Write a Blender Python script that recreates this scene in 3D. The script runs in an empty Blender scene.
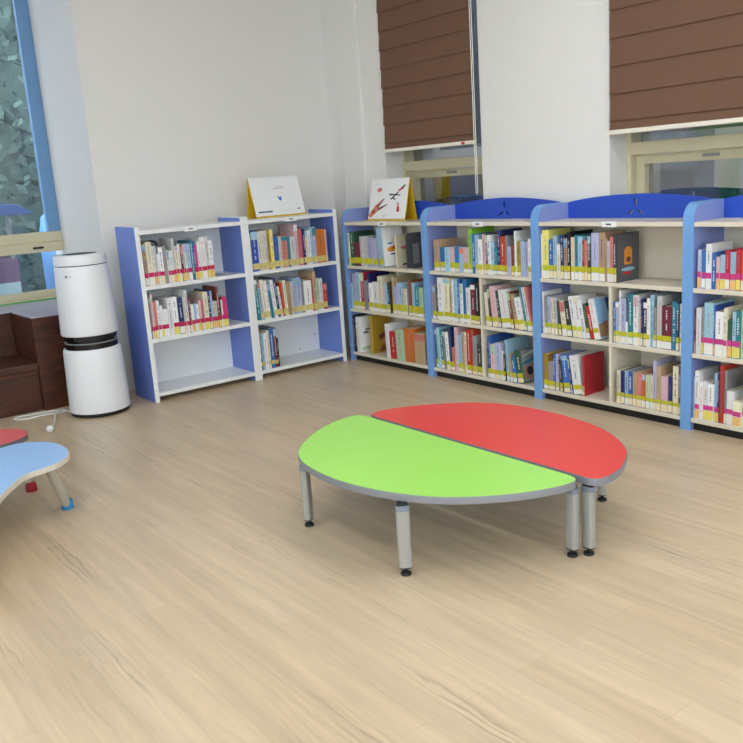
import bpy, bmesh, math, random
from mathutils import Vector, Matrix
random.seed(7)
SC = bpy.context.scene
COL = SC.collection
PI = math.pi

# ------------------------------------------------------------------ colours and materials
def lin(c):
    return tuple(((v / 255) / 12.92 if v / 255 <= 0.04045 else ((v / 255 + 0.055) / 1.055) ** 2.4) for v in c) + (1.0,)

def mat(name, rgb, rough=0.5, metal=0.0, spec=0.5, var=0.04, scale=30.0, bump=0.0, coat=0.0, jitter=0.0):
    """Procedural surface: a base colour broken up by fine noise, with optional bump and per-object jitter."""
    m = bpy.data.materials.new(name); m.use_nodes = True
    nt = m.node_tree; b = nt.nodes['Principled BSDF']; L = nt.links.new
    b.inputs['Roughness'].default_value = rough
    b.inputs['Metallic'].default_value = metal
    b.inputs['Specular IOR Level'].default_value = spec
    b.inputs['Coat Weight'].default_value = coat
    tc = nt.nodes.new('ShaderNodeTexCoord')
    nz = nt.nodes.new('ShaderNodeTexNoise'); nz.inputs['Scale'].default_value = scale; nz.inputs['Detail'].default_value = 3
    L(tc.outputs['Object'], nz.inputs['Vector'])
    hs = nt.nodes.new('ShaderNodeHueSaturation'); hs.inputs['Color'].default_value = lin(rgb)
    mr = nt.nodes.new('ShaderNodeMapRange')
    mr.inputs['To Min'].default_value = 1 - var; mr.inputs['To Max'].default_value = 1 + var
    L(nz.outputs['Fac'], mr.inputs['Value'])
    if jitter:
        oi = nt.nodes.new('ShaderNodeObjectInfo')
        m2 = nt.nodes.new('ShaderNodeMapRange'); m2.inputs['To Min'].default_value = 1 - jitter; m2.inputs['To Max'].default_value = 1 + jitter * .6
        L(oi.outputs['Random'], m2.inputs['Value'])
        mu = nt.nodes.new('ShaderNodeMath'); mu.operation = 'MULTIPLY'
        L(mr.outputs[0], mu.inputs[0]); L(m2.outputs[0], mu.inputs[1]); L(mu.outputs[0], hs.inputs['Value'])
        m3 = nt.nodes.new('ShaderNodeMapRange'); m3.inputs['To Min'].default_value = .5 - jitter * .12; m3.inputs['To Max'].default_value = .5 + jitter * .12
        mm = nt.nodes.new('ShaderNodeMath'); mm.operation = 'FRACT'
        m4 = nt.nodes.new('ShaderNodeMath'); m4.operation = 'MULTIPLY'; m4.inputs[1].default_value = 17.3
        L(oi.outputs['Random'], m4.inputs[0]); L(m4.outputs[0], mm.inputs[0]); L(mm.outputs[0], m3.inputs['Value']); L(m3.outputs[0], hs.inputs['Hue'])
    else:
        L(mr.outputs[0], hs.inputs['Value'])
    L(hs.outputs['Color'], b.inputs['Base Color'])
    if bump:
        bp = nt.nodes.new('ShaderNodeBump'); bp.inputs['Strength'].default_value = bump; bp.inputs['Distance'].default_value = .002
        L(nz.outputs['Fac'], bp.inputs['Height']); L(bp.outputs['Normal'], b.inputs['Normal'])
    return m

def emit(name, rgb, s):
    m = bpy.data.materials.new(name); m.use_nodes = True
    b = m.node_tree.nodes['Principled BSDF']
    b.inputs['Base Color'].default_value = lin(rgb)
    b.inputs['Emission Color'].default_value = lin(rgb); b.inputs['Emission Strength'].default_value = s
    return m

def glass(name, tint, mirror):
    """Window pane: tinted clear glass with a mirror film of the given share."""
    m = bpy.data.materials.new(name); m.use_nodes = True
    nt = m.node_tree; nt.nodes.clear(); L = nt.links.new
    o = nt.nodes.new('ShaderNodeOutputMaterial'); mx = nt.nodes.new('ShaderNodeMixShader')
    t = nt.nodes.new('ShaderNodeBsdfTransparent'); t.inputs['Color'].default_value = lin(tint)
    g = nt.nodes.new('ShaderNodeBsdfGlossy'); g.inputs['Roughness'].default_value = 0.02
    lw = nt.nodes.new('ShaderNodeLayerWeight'); lw.inputs['Blend'].default_value = .25
    mr = nt.nodes.new('ShaderNodeMapRange'); mr.inputs['To Min'].default_value = mirror; mr.inputs['To Max'].default_value = min(1, mirror + .5)
    L(lw.outputs['Fresnel'], mr.inputs['Value']); L(mr.outputs[0], mx.inputs['Fac'])
    L(t.outputs[0], mx.inputs[1]); L(g.outputs[0], mx.inputs[2]); L(mx.outputs[0], o.inputs['Surface'])
    return m

def floor_mat():
    m = bpy.data.materials.new('oak_plank_floor'); m.use_nodes = True
    nt = m.node_tree; b = nt.nodes['Principled BSDF']; L = nt.links.new; N = nt.nodes.new
    tc = N('ShaderNodeTexCoord')
    rot = N('ShaderNodeMapping'); rot.inputs['Rotation'].default_value = (0, 0, PI / 2)
    L(tc.outputs['Object'], rot.inputs['Vector'])
    br = N('ShaderNodeTexBrick'); br.offset = .37; br.squash = 1
    br.inputs['Scale'].default_value = 1; br.inputs['Brick Width'].default_value = 1.15; br.inputs['Row Height'].default_value = .118
    br.inputs['Mortar Size'].default_value = .0012; br.inputs['Mortar Smooth'].default_value = .3; br.inputs['Bias'].default_value = 0
    br.inputs['Color1'].default_value = lin((214, 192, 162)); br.inputs['Color2'].default_value = lin((207, 184, 153)); br.inputs['Mortar'].default_value = lin((200, 176, 145))
    L(rot.outputs[0], br.inputs['Vector'])
    # cathedral grain: long stretched distorted bands
    mp = N('ShaderNodeMapping'); mp.inputs['Scale'].default_value = (16, .9, 1)
    L(tc.outputs['Object'], mp.inputs['Vector'])
    g1 = N('ShaderNodeTexNoise'); g1.inputs['Scale'].default_value = 1.0; g1.inputs['Detail'].default_value = 5; g1.inputs['Distortion'].default_value = .9
    L(mp.outputs[0], g1.inputs['Vector'])
    mp2 = N('ShaderNodeMapping'); mp2.inputs['Scale'].default_value = (90, 3.5, 1)
    L(tc.outputs['Object'], mp2.inputs['Vector'])
    g2 = N('ShaderNodeTexNoise'); g2.inputs['Scale'].default_value = 1; g2.inputs['Detail'].default_value = 4; g2.inputs['Distortion'].default_value = 1.5
    L(mp2.outputs[0], g2.inputs['Vector'])
    r1 = N('ShaderNodeMapRange'); r1.inputs['From Min'].default_value = .35; r1.inputs['From Max'].default_value = .65; r1.inputs['To Min'].default_value = .9; r1.inputs['To Max'].default_value = 1.07
    L(g1.outputs['Fac'], r1.inputs['Value'])
    r2 = N('ShaderNodeMapRange'); r2.inputs['From Min'].default_value = .3; r2.inputs['From Max'].default_value = .7; r2.inputs['To Min'].default_value = .94; r2.inputs['To Max'].default_value = 1.05
    L(g2.outputs['Fac'], r2.inputs['Value'])
    # occasional darker figure marks along the grain
    mp3 = N('ShaderNodeMapping'); mp3.inputs['Scale'].default_value = (7.5, .8, 1)
    L(tc.outputs['Object'], mp3.inputs['Vector'])
    g3 = N('ShaderNodeTexNoise'); g3.inputs['Scale'].default_value = 1.2; g3.inputs['Detail'].default_value = 2
    L(mp3.outputs[0], g3.inputs['Vector'])
    wv = N('ShaderNodeTexWave'); wv.inputs['Scale'].default_value = 13; wv.inputs['Distortion'].default_value = 9; wv.inputs['Detail'].default_value = 3; wv.inputs['Detail Scale'].default_value = 1.6
    wm = N('ShaderNodeMapping'); wm.inputs['Scale'].default_value = (1, .16, 1); L(tc.outputs['Object'], wm.inputs['Vector']); L(wm.outputs[0], wv.inputs['Vector'])
    r3 = N('ShaderNodeMapRange'); r3.inputs['From Min'].default_value = .58; r3.inputs['From Max'].default_value = .72; r3.inputs['To Min'].default_value = 0; r3.inputs['To Max'].default_value = .34
    L(g3.outputs['Fac'], r3.inputs['Value'])
    pw = N('ShaderNodeMath'); pw.operation = 'POWER'; pw.inputs[1].default_value = 4; L(wv.outputs['Fac'], pw.inputs[0])
    ml = N('ShaderNodeMath'); ml.operation = 'MULTIPLY'; L(pw.outputs[0], ml.inputs[0]); L(r3.outputs[0], ml.inputs[1])
    sb = N('ShaderNodeMath'); sb.operation = 'SUBTRACT'; sb.inputs[0].default_value = 1; L(ml.outputs[0], sb.inputs[1])
    a = N('ShaderNodeMath'); a.operation = 'MULTIPLY'; L(r1.outputs[0], a.inputs[0]); L(r2.outputs[0], a.inputs[1])
    a2 = N('ShaderNodeMath'); a2.operation = 'MULTIPLY'; L(a.outputs[0], a2.inputs[0]); L(sb.outputs[0], a2.inputs[1])
    hs = N('ShaderNodeHueSaturation'); L(br.outputs['Color'], hs.inputs['Color']); L(a2.outputs[0], hs.inputs['Value'])
    L(hs.outputs['Color'], b.inputs['Base Color'])
    rr = N('ShaderNodeMapRange'); rr.inputs['To Min'].default_value = .26; rr.inputs['To Max'].default_value = .40; L(g1.outputs['Fac'], rr.inputs['Value'])
    L(rr.outputs[0], b.inputs['Roughness']); b.inputs['Specular IOR Level'].default_value = .5
    bp = N('ShaderNodeBump'); bp.inputs['Strength'].default_value = .06; bp.inputs['Distance'].default_value = .002
    L(g2.outputs['Fac'], bp.inputs['Height']); L(bp.outputs['Normal'], b.inputs['Normal'])
    return m

def wood_mat(name, c1, c2, rough=.35):
    m = mat(name, c1, rough)
    nt = m.node_tree; b = nt.nodes['Principled BSDF']; L = nt.links.new; N = nt.nodes.new
    tc = N('ShaderNodeTexCoord'); mp = N('ShaderNodeMapping'); mp.inputs['Scale'].default_value = (2, 9, 9)
    L(tc.outputs['Object'], mp.inputs['Vector'])
    nz = N('ShaderNodeTexNoise'); nz.inputs['Scale'].default_value = 2.2; nz.inputs['Detail'].default_value = 6; nz.inputs['Distortion'].default_value = 1.2
    L(mp.outputs[0], nz.inputs['Vector'])
    cr = N('ShaderNodeValToRGB'); cr.color_ramp.elements[0].color = lin(c2); cr.color_ramp.elements[1].color = lin(c1)
    cr.color_ramp.elements[0].position = .3; cr.color_ramp.elements[1].position = .7
    L(nz.outputs['Fac'], cr.inputs['Fac']); L(cr.outputs['Color'], b.inputs['Base Color'])
    return m

# ------------------------------------------------------------------ mesh helpers
class MB:
    def __init__(s): s.v = []; s.f = []; s.mi = []; s.sm = []
    def add(s, vs, fs, mi=0, smooth=False):
        o = len(s.v); s.v += [tuple(v) for v in vs]
        for f in fs: s.f.append([o + i for i in f]); s.mi.append(mi); s.sm.append(smooth)
        return s
    def box(s, x0, x1, y0, y1, z0, z1, mi=0):
        return s.add([(x0,y0,z0),(x1,y0,z0),(x1,y1,z0),(x0,y1,z0),(x0,y0,z1),(x1,y0,z1),(x1,y1,z1),(x0,y1,z1)],
              [(0,3,2,1),(4,5,6,7),(0,1,5,4),(1,2,6,5),(2,3,7,6),(3,0,4,7)], mi)
    def prism(s, poly, axis, a, b, mi=0, smooth=False):
        """poly: 2-D points of the cross-section; axis 'x': points are (y,z); 'y': (x,z); 'z': (x,y)."""
        def P(p, t): return {'x': (t, p[0], p[1]), 'y': (p[0], t, p[1]), 'z': (p[0], p[1], t)}[axis]
        n = len(poly); vs = [P(p, a) for p in poly] + [P(p, b) for p in poly]
        s.add(vs, [list(range(n))[::-1], list(range(n, 2*n))], mi)
        return s.add(vs, [(i, (i+1) % n, n + (i+1) % n, n + i) for i in range(n)], mi, smooth)
    def lathe(s, prof, c=(0,0,0), n=40, mi=0, sharp=False):
        vs = []; k = len(prof)
        for i in range(n):
            t = 2*PI*i/n
            for r, z in prof: vs.append((c[0]+r*math.cos(t), c[1]+r*math.sin(t), c[2]+z))
        fs = [(i*k+j, ((i+1)%n)*k+j, ((i+1)%n)*k+j+1, i*k+j+1) for i in range(n) for j in range(k-1)]
        s.add(vs, fs, mi, not sharp)
        if prof[0][0] > 1e-6: s.add([vs[i*k] for i in range(n)], [list(range(n))[::-1]], mi)
        if prof[-1][0] > 1e-6: s.add([vs[i*k+k-1] for i in range(n)], [list(range(n))], mi)
        return s
    def tube(s, pts, r, n=10, mi=0, r2=None):
        pts = [Vector(p) for p in pts]; rings = []
        up = Vector((0,0,1))
        for i, p in enumerate(pts):
            d = (pts[min(i+1,len(pts)-1)] - pts[max(i-1,0)]).normalized()
            a = d.cross(up if abs(d.z) < .95 else Vector((1,0,0))).normalized(); b = d.cross(a)
            rr = r if r2 is None else r + (r2-r)*i/(len(pts)-1)
            rings.append([p + (a*math.cos(2*PI*k/n) + b*math.sin(2*PI*k/n))*rr for k in range(n)])
        vs = [v for q in rings for v in q]
        fs = [(i*n+k, i*n+(k+1)%n, (i+1)*n+(k+1)%n, (i+1)*n+k) for i in range(len(pts)-1) for k in range(n)]
        s.add(vs, fs, mi, True)
        return s.add(rings[0] + rings[-1], [list(range(n)), list(range(n, 2*n))[::-1]], mi)
    def obj(s, name, mats, parent=None, bevel=0, loc=None, rot=None, seg=2):
        me = bpy.data.meshes.new(name); me.from_pydata(s.v, [], s.f)
        if not isinstance(mats, (list, tuple)): mats = [mats]
        for m in mats: me.materials.append(m)
        for p, i, q in zip(me.polygons, s.mi, s.sm): p.material_index = i; p.use_smooth = q
        bm = bmesh.new(); bm.from_mesh(me); bmesh.ops.remove_doubles(bm, verts=bm.verts, dist=1e-6)
        bmesh.ops.recalc_face_normals(bm, faces=bm.faces); bm.to_mesh(me); bm.free()
        if any(s.sm): me.set_sharp_from_angle(angle=math.radians(38))
        o = bpy.data.objects.new(name, me); COL.objects.link(o)
        if parent: o.parent = parent
        if loc: o.location = loc
        if rot: o.rotation_euler = rot
        if bevel:
            b = o.modifiers.new('edge', 'BEVEL'); b.width = bevel; b.segments = seg; b.limit_method = 'ANGLE'; b.angle_limit = math.radians(50)
        return o

def tag(o, label=None, cat=None, group=None, kind=None):
    if label:
        n = len(label.split()); assert 4 <= n <= 16, (n, label)
        o['label'] = label
    if cat: o['category'] = cat
    if group: o['group'] = group
    if kind: o['kind'] = kind
    return o

def empty(name, loc=(0,0,0), rz=0.0):
    o = bpy.data.objects.new(name, None); COL.objects.link(o); o.empty_display_size = .1
    o.location = loc; o.rotation_euler = (0,0,rz); return o

def struct(mb, name, m, parent=None, bevel=0):
    o = mb.obj(name, m, parent, bevel)
    if not parent: o['kind'] = 'structure'
    return o

# ------------------------------------------------------------------ materials
M = dict(
    wall=mat('painted_wall', (236, 233, 231), .75, var=.012, scale=6, bump=.03),
    ceil=mat('ceiling_board', (225, 224, 220), .85, var=.03, scale=60, bump=.1),
    floor=floor_mat(),
    white=mat('white_laminate', (238, 240, 242), .35, var=.01),
    cream=mat('cream_laminate', (226, 217, 200), .4, var=.02),
    blue=mat('blue_laminate', (112, 136, 214), .42, var=.03, scale=80),
    sky=mat('sky_blue_edging', (118, 168, 228), .38, var=.03),
    lilac=mat('periwinkle_laminate', (140, 154, 216), .42, var=.02),
    royal=mat('royal_blue_board', (40, 78, 190), .42, var=.03),
    black=mat('black_plinth', (22, 21, 22), .5),
    dark=mat('dark_rubber', (28, 28, 30), .6),
    purifier=mat('glossy_white_plastic', (236, 238, 244), .28, var=.008, coat=.2),
    pblack=mat('gloss_black_plastic', (16, 16, 18), .18),
    grey=mat('grey_plastic', (140, 142, 146), .45),
    alu=mat('brushed_aluminium', (168, 168, 167), .42, metal=.35, var=.03, scale=90),
    collar=mat('blue_grey_collar', (132, 142, 160), .4, metal=.2),
    edge=mat('grey_edge_band', (138, 140, 148), .42, metal=.25, var=.02),
    green=mat('lime_green_laminate', (170, 234, 104), .3, var=.012, scale=12),
    red=mat('red_laminate', (236, 66, 62), .3, var=.012, scale=12),
    babyblue=mat('pale_blue_laminate', (160, 200, 250), .34, var=.012, scale=12),
    coral=mat('coral_red_laminate', (226, 84, 84), .34, var=.012),
    beige_edge=mat('beige_edging', (214, 206, 192), .5),
    dgrey_edge=mat('dark_grey_edging', (104, 100, 104), .5),
    putty=mat('putty_plastic', (186, 180, 168), .5),
    cap_blue=mat('blue_foot_cap', (44, 142, 206), .45),
    cap_red=mat('red_foot_cap', (160, 22, 40), .45),
    blind=mat('brown_blind_fabric', (116, 83, 65), .8, var=.05, scale=140, bump=.08),
    rail=mat('ivory_rail', (238, 232, 218), .4),
    frame=mat('beige_window_frame', (212, 202, 170), .45, var=.02),
    seal=mat('green_seal', (92, 180, 84), .6),
    bluestile=mat('blue_film', (112, 156, 202), .35, var=.06, scale=14),
    sill=mat('lilac_grey_sill', (188, 184, 200), .4, var=.03),
    walnut=wood_mat('dark_brown_wood', (90, 48, 30), (58, 29, 19), .38),
    yellow=mat('yellow_card', (226, 186, 30), .5, var=.02),
    paper=mat('white_paper', (244, 244, 246), .6, var=.01),
    page=mat('book_pages', (222, 212, 190), .85, var=.06, scale=200),
    endmetal=mat('dark_grey_metal', (84, 86, 92), .45),
    steel=mat('grey_steel', (150, 152, 156), .4, metal=.5),
    ink=mat('grey_ink', (120, 124, 134), .7),
    dink=mat('dark_ink', (48, 46, 58), .7),
    teal_ink=mat('teal_ink', (58, 110, 128), .7),
    blue_ink=mat('blue_ink', (60, 110, 200), .7),
    skin_ink=mat('salmon_ink', (222, 140, 120), .7),
    brown_ink=mat('brown_ink', (120, 66, 54), .7),
    red_ink=mat('red_ink', (200, 40, 40), .7),
    orange_ink=mat('orange_ink', (232, 150, 50), .7),
    sky_ink=mat('sky_print', (150, 196, 240), .5),
    tan_ink=mat('tan_print', (170, 134, 104), .5),
    navy_ink=mat('navy_print', (36, 62, 130), .5),
    pane=glass('clear_pane', (236, 244, 246), .05),
    film=glass('reflective_pane', (152, 158, 166), .40),
    lamp=emit('lamp_diffuser', (246, 250, 255), 6.5),
)
# ------------------------------------------------------------------ room shell
YW, XW = 6.12, 4.34          # inner faces of the two walls that meet in the corner
CEIL = 3.12
NX, NB = 2.262, 7.00         # window niche: right jamb and back
WX0, WY0 = -3.4, -2.6

struct(MB().box(WX0, 4.75, WY0, 7.2, -.12, 0), 'floor', M['floor'])
struct(MB().box(WX0-.2, 4.75, WY0-.2, 7.2, CEIL, CEIL+.1), 'ceiling', M['ceil'])
w = MB()
w.box(NX, 4.75, YW, 7.2, 0, CEIL)                 # solid wall behind the white bookcases
w.box(WX0, -1.1, YW, 7.2, 0, CEIL)
w.box(-1.1, NX, YW, 7.2, 3.02, CEIL)              # head of the niche
w.box(-1.1, NX, NB, 7.2, 0, .645)                 # breast wall under the window
struct(w, 'wall_left', M['wall'])
O1, O2 = (4.318, 5.376), (2.19, 3.256)            # the two window openings
w = MB()
for a, b in ((O1[1], 7.1), (O2[1], O1[0]), (.9, O2[0])): w.box(XW, 4.74, a, b, 0, CEIL)
w.box(XW, 4.74, WY0, .9, 0, CEIL)
for a, b in (O1, O2): w.box(XW, 4.74, a, b, 0, .98); w.box(XW, 4.74, a, b, 2.92, CEIL)
struct(w, 'wall_right', M['wall'])
struct(MB().box(XW-.035, XW, 5.62, 5.9, 0, CEIL), 'trim_1', M['wall'], bevel=.004)
w = MB()                                           # far side of the room: a window wall
w.box(WX0-.2, WX0, WY0, 7.1, 0, .9); w.box(WX0-.2, WX0, WY0, 7.1, 2.7, CEIL)
for a, b in ((WY0, -1.8), (1.0, 1.5), (4.3, 7.1)): w.box(WX0-.2, WX0, a, b, .9, 2.7)
struct(w, 'wall_side', M['wall'])
w = MB()                                           # wall behind the viewer, with a broad window
w.box(WX0-.2, 4.75, WY0-.2, WY0, 0, .9); w.box(WX0-.2, 4.75, WY0-.2, WY0, 2.7, CEIL)
w.box(WX0-.2, -2.6, WY0-.2, WY0, .9, 2.7); w.box(3.0, 4.75, WY0-.2, WY0, .9, 2.7)
struct(w, 'wall_back', M['wall'])
w = empty('window_6', (-2.6, WY0-.1, .9)); w['kind'] = 'structure'
f = MB()
for x in (0, 1.37, 2.77, 4.17, 5.54): f.box(x, x+.06, -.04, .04, 0, 1.8)
for z in (0, .6, 1.74): f.box(0, 5.6, -.04, .04, z, z+.06)
f.obj('window_frame', M['frame'], w, .004)
MB().box(0, 5.6, -.003, .003, 0, 1.8).obj('window_pane', M['pane'], w)

# window in the niche (left)
w1 = empty('window_1', (0, NB, .645)); w1['kind'] = 'structure'
f = MB(); Y0, Y1 = -.02, .05
f.box(-1.1, NX, Y0, Y1, 0, .045); f.box(-1.1, NX, Y0+.015, Y1, .045, .098)
f.box(-1.1, NX, Y0, Y1, .40, .475); f.box(-1.1, NX, Y0+.02, Y1, .475, .555)
f.box(-1.1, NX, Y0, Y1, 2.30, 2.375)
for x in (-1.1, .28):
    for a, c in ((.0985, .3995), (.5555, 2.2995)): f.box(x, x+.06, Y0, Y1, a, c)
f.obj('window_frame', M['frame'], w1, .004)
MB().box(-1.1, NX, Y0-.006, Y0, .023, .033).obj('seal_strip', M['seal'], w1)
MB().box(NX-.10, NX, Y0+.015, Y1, .555, 2.30).obj('stile', M['bluestile'], w1, .003)['label'] = 'blue film covered stile'
MB().box(2.02, 2.10, Y0-.014, Y0, .428, .444).obj('latch', M['dark'], w1, .003)
MB().box(-1.1, NX, .012, .018, .098, .40).obj('lower_pane', M['pane'], w1)
MB().box(-1.1, NX, .012, .018, .555, 2.30).obj('upper_pane', M['pane'], w1)

# the two windows behind the blinds (right)
def side_window(n, y0, y1):
    w = empty('window_%d' % n, (4.5, y0, .98)); w['kind'] = 'structure'
    W = y1 - y0
    f = MB()
    f.box(0, .12, W-.035, W, 0, 1.94); f.box(0, .12, 0, .035, 0, 1.94)
    f.box(0, .12, .0352, W-.0352, 0, .05); f.box(0, .12, .0352, W-.0352, 1.90, 1.94)
    f.box(-.002, .12, .0352, W-.0352, .498, .572)
    f.obj('window_frame', M['frame'], w, .004)
    s = MB()
    s.box(.05, .13, W-.095, W-.036, .05, .497); s.box(.05, .13, .036, .095, .05, .497)
    s.box(.05, .13, .0955, W-.0955, .44, .497); s.box(.05, .13, .0955, W-.0955, .05, .10)
    sash = s.obj('sash', M['frame'], w, .003)
    MB().box(.036, .052, W*.5-.05, W*.5+.05, .462, .478).obj('latch', M['grey'], sash, .003)
    MB().box(.10, .106, .09, W-.09, .10, .44).obj('lower_pane', M['film'], w)
    MB().box(.10, .106, .035, W-.035, .572, 1.9).obj('upper_pane', M['film'], w)
side_window(2, *O1); side_window(3, *O2)
# windows of the far side wall, behind the viewer's left
for n, (a, b) in enumerate(((-1.8, 1.0), (1.5, 4.3))):
    w = empty('window_%d' % (4+n), (WX0-.1, a, .9)); w['kind'] = 'structure'
    f = MB(); W = b-a
    for y in (0, W/2-.03, W-.06): f.box(-.04, .04, y, y+.06, 0, 1.8)
    for z in (0, .6, 1.74): f.box(-.04, .04, 0, W, z, z+.06)
    f.obj('window_frame', M['frame'], w, .004)
    MB().box(-.003, .003, 0, W, 0, 1.8).obj('window_pane', M['pane'], w)

# light portals in the openings that face the bright side of the sky
def portal(loc, rot, sx, sy):
    l = bpy.data.lights.new('daylight_portal', 'AREA'); l.shape = 'RECTANGLE'; l.size = sx; l.size_y = sy; l.cycles.is_portal = True
    o = bpy.data.objects.new('daylight_portal', l); COL.objects.link(o); o.location = loc; o.rotation_euler = rot
portal((.2, WY0-.21, 1.8), (-PI/2, 0, PI), 5.6, 1.8)
for a, b_ in ((-1.8, 1.0), (1.5, 4.3)): portal((WX0-.21, (a+b_)/2, 1.8), (PI/2, 0, -PI/2), 2.8, 1.8)
portal((.57, 7.07, 1.8), (-PI/2, 0, 0), 3.3, 2.2)
# ceiling lamps
LAMPS = [(x, y) for y in (-1.6, .6, 2.8) for x in (-2.0, .4, 2.8)]
where = ['over the near', 'over the second', 'over the third']
for i, (x, y) in enumerate(LAMPS):
    t = empty('ceiling_light', (x, y, CEIL))
    tag(t, 'long recessed white ceiling light %s row, %s' % (where[i//3], ('window side', 'middle', 'bookcase side')[i % 3]), 'ceiling light', 'ceiling lights')
    h = MB(); h.box(-.17, .17, -.64, -.62, -.03, 0); h.box(-.17, .17, .62, .64, -.03, 0); h.box(-.17, -.15, -.62, .62, -.03, 0); h.box(.15, .17, -.62, .62, -.03, 0)
    h.obj('housing', M['white'], t)
    MB().box(-.15, .15, -.62, .62, -.014, -.002).obj('diffuser', M['lamp'], t)

# ------------------------------------------------------------------ blinds
def blind(label, y0, y1, zb, top=2.9, pitch=.144):
    t = empty('window_blind', (XW-.03, (y0+y1)/2, zb))
    tag(t, label, 'blind', 'brown window blinds')
    W = (y1-y0)/2
    m = MB(); z = .026; H = top-zb; k = 0; first = pitch*.36
    while z < H - .01:
        z2 = min(z+(pitch if k else first), H)
        e = .004 if k % 2 else 0.0
        m.prism([(-.010, z-.004), (.002, z2), (.006, z2), (-.004, z-.004)], 'y', -W+e, W-e)     # each fold overhangs the next one down
        z = z2; k += 1
    m.obj('blind_fabric', M['blind'], t)
    MB().box(-.02, .012, -W-.008, W+.004, 0, .026).obj('bottom_rail', M['rail'], t, .005)
    MB().box(-.026, -.02, -W+.07, -W+.10, .004, .02).obj('end_tag', M['red_ink'], t, .002)['label'] = 'small red tag on the rail'
    MB().box(-.04, .03, -W-.01, W+.01, H, H+.07).obj('head_box', M['rail'], t, .006)
    cords = MB()
    cords.tube([(-.008, -W-.012, -.325), (-.008, -W-.012, H)], .003); cords.tube([(-.008, -W-.028, -.325), (-.008, -W-.028, H)], .003)
    cords.tube([(-.008, -W-.012, -.325), (-.008, -W-.02, -.34), (-.008, -W-.028, -.325)], .003)
    cords.obj('pull_cord', M['rail'], t)
    return t
blind('brown pleated blind over the window nearest the room corner', 4.362, 5.335, 1.628, pitch=.136)
blind('brown pleated blind over the window at the right edge', 2.25, 3.226, 1.6, pitch=.152)

# ------------------------------------------------------------------ bookcases
def panel(parent, prof, x0, x1, face, edge, band=.007):
    """Upright side panel; prof runs (depth, z) from the bottom front, over the top, to the bottom back."""
    n = len(prof); inner = []
    for i, p in enumerate(prof):
        a = Vector(prof[max(i-1, 0)]); b = Vector(prof[min(i+1, n-1)]); d = (b-a).normalized()
        inner.append((p[0] + d.y*band, p[1] - d.x*band))
    inner[0] = (prof[0][0]+band, prof[0][1]); inner[-1] = (prof[-1][0], prof[-1][1])
    q = MB().prism(inner, 'x', x0, x1).obj('side_panel', face, parent)
    b = MB()
    for i in range(n-2):
        quad = [prof[i], prof[i+1], inner[i+1], inner[i]]
        b.prism(quad, 'x', x0, x1)
    b.obj('edge_band', edge, q)
    return q

def rounded(front, back, top, r, z0=0, n=8):
    pts = [(front, z0)]
    for i in range(n+1):
        t = PI/2*i/n
        pts.append((front + r - r*math.cos(t), top - r + r*math.sin(t)))
    pts += [(back, top), (back, z0)]
    return pts

def name_card(parent, x, z):
    c = MB().box(x-.05, x+.05, -.004, 0, z, z+.032).obj('label_card', M['paper'], parent, .002)
    q = MB()
    for k in range(5): q.box(x-.018+k*.007, x-.013+k*.007, -.0052, -.004, z+.012, z+.021)
    q.obj('card_print', M['dink'], c)

TL = .0317
def white_case(x0, x1, label):
    """local x along the wall, y into the depth; the origin sits on the floor at the left front."""
    t = empty('bookcase', (x0, 5.573, 0)); W = x1-x0; D = .35
    tag(t, label, 'bookcase', 'white bookcases with blue sides')
    for a in (0, W-TL): panel(t, rounded(0, D, 1.232, .022), a, a+TL, M['blue'], M['white'], .006)
    i0, i1 = TL, W-TL
    MB().box(i0, i1, .002, D, 1.173, 1.2).obj('top_board', M['white'], t, .002)
    for z in (.7947, .4251, .0403): MB().box(i0, i1, .002, D-.012, z, z+.027).obj('shelf', M['white'], t, .002)
    MB().box(i0, i1, D-.012, D, .045, 1.173).obj('back_panel', M['white'], t)
    name_card(t, W*.49, 1.166)
    return t
ca = white_case(2.2885, 3.1318, 'white bookcase with blue sides next to the air purifier')
cb = white_case(3.1322, 3.9625, 'white bookcase with blue sides in the corner, under the plain yellow stand')
for x, z in ((.755, .2), (.60, .10)): MB().lathe([(.006, 0), (.006, .003)], n=12).obj('screw_cap', M['grey'], cb, loc=(x, .338, z), rot=(PI/2, 0, 0))

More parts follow.
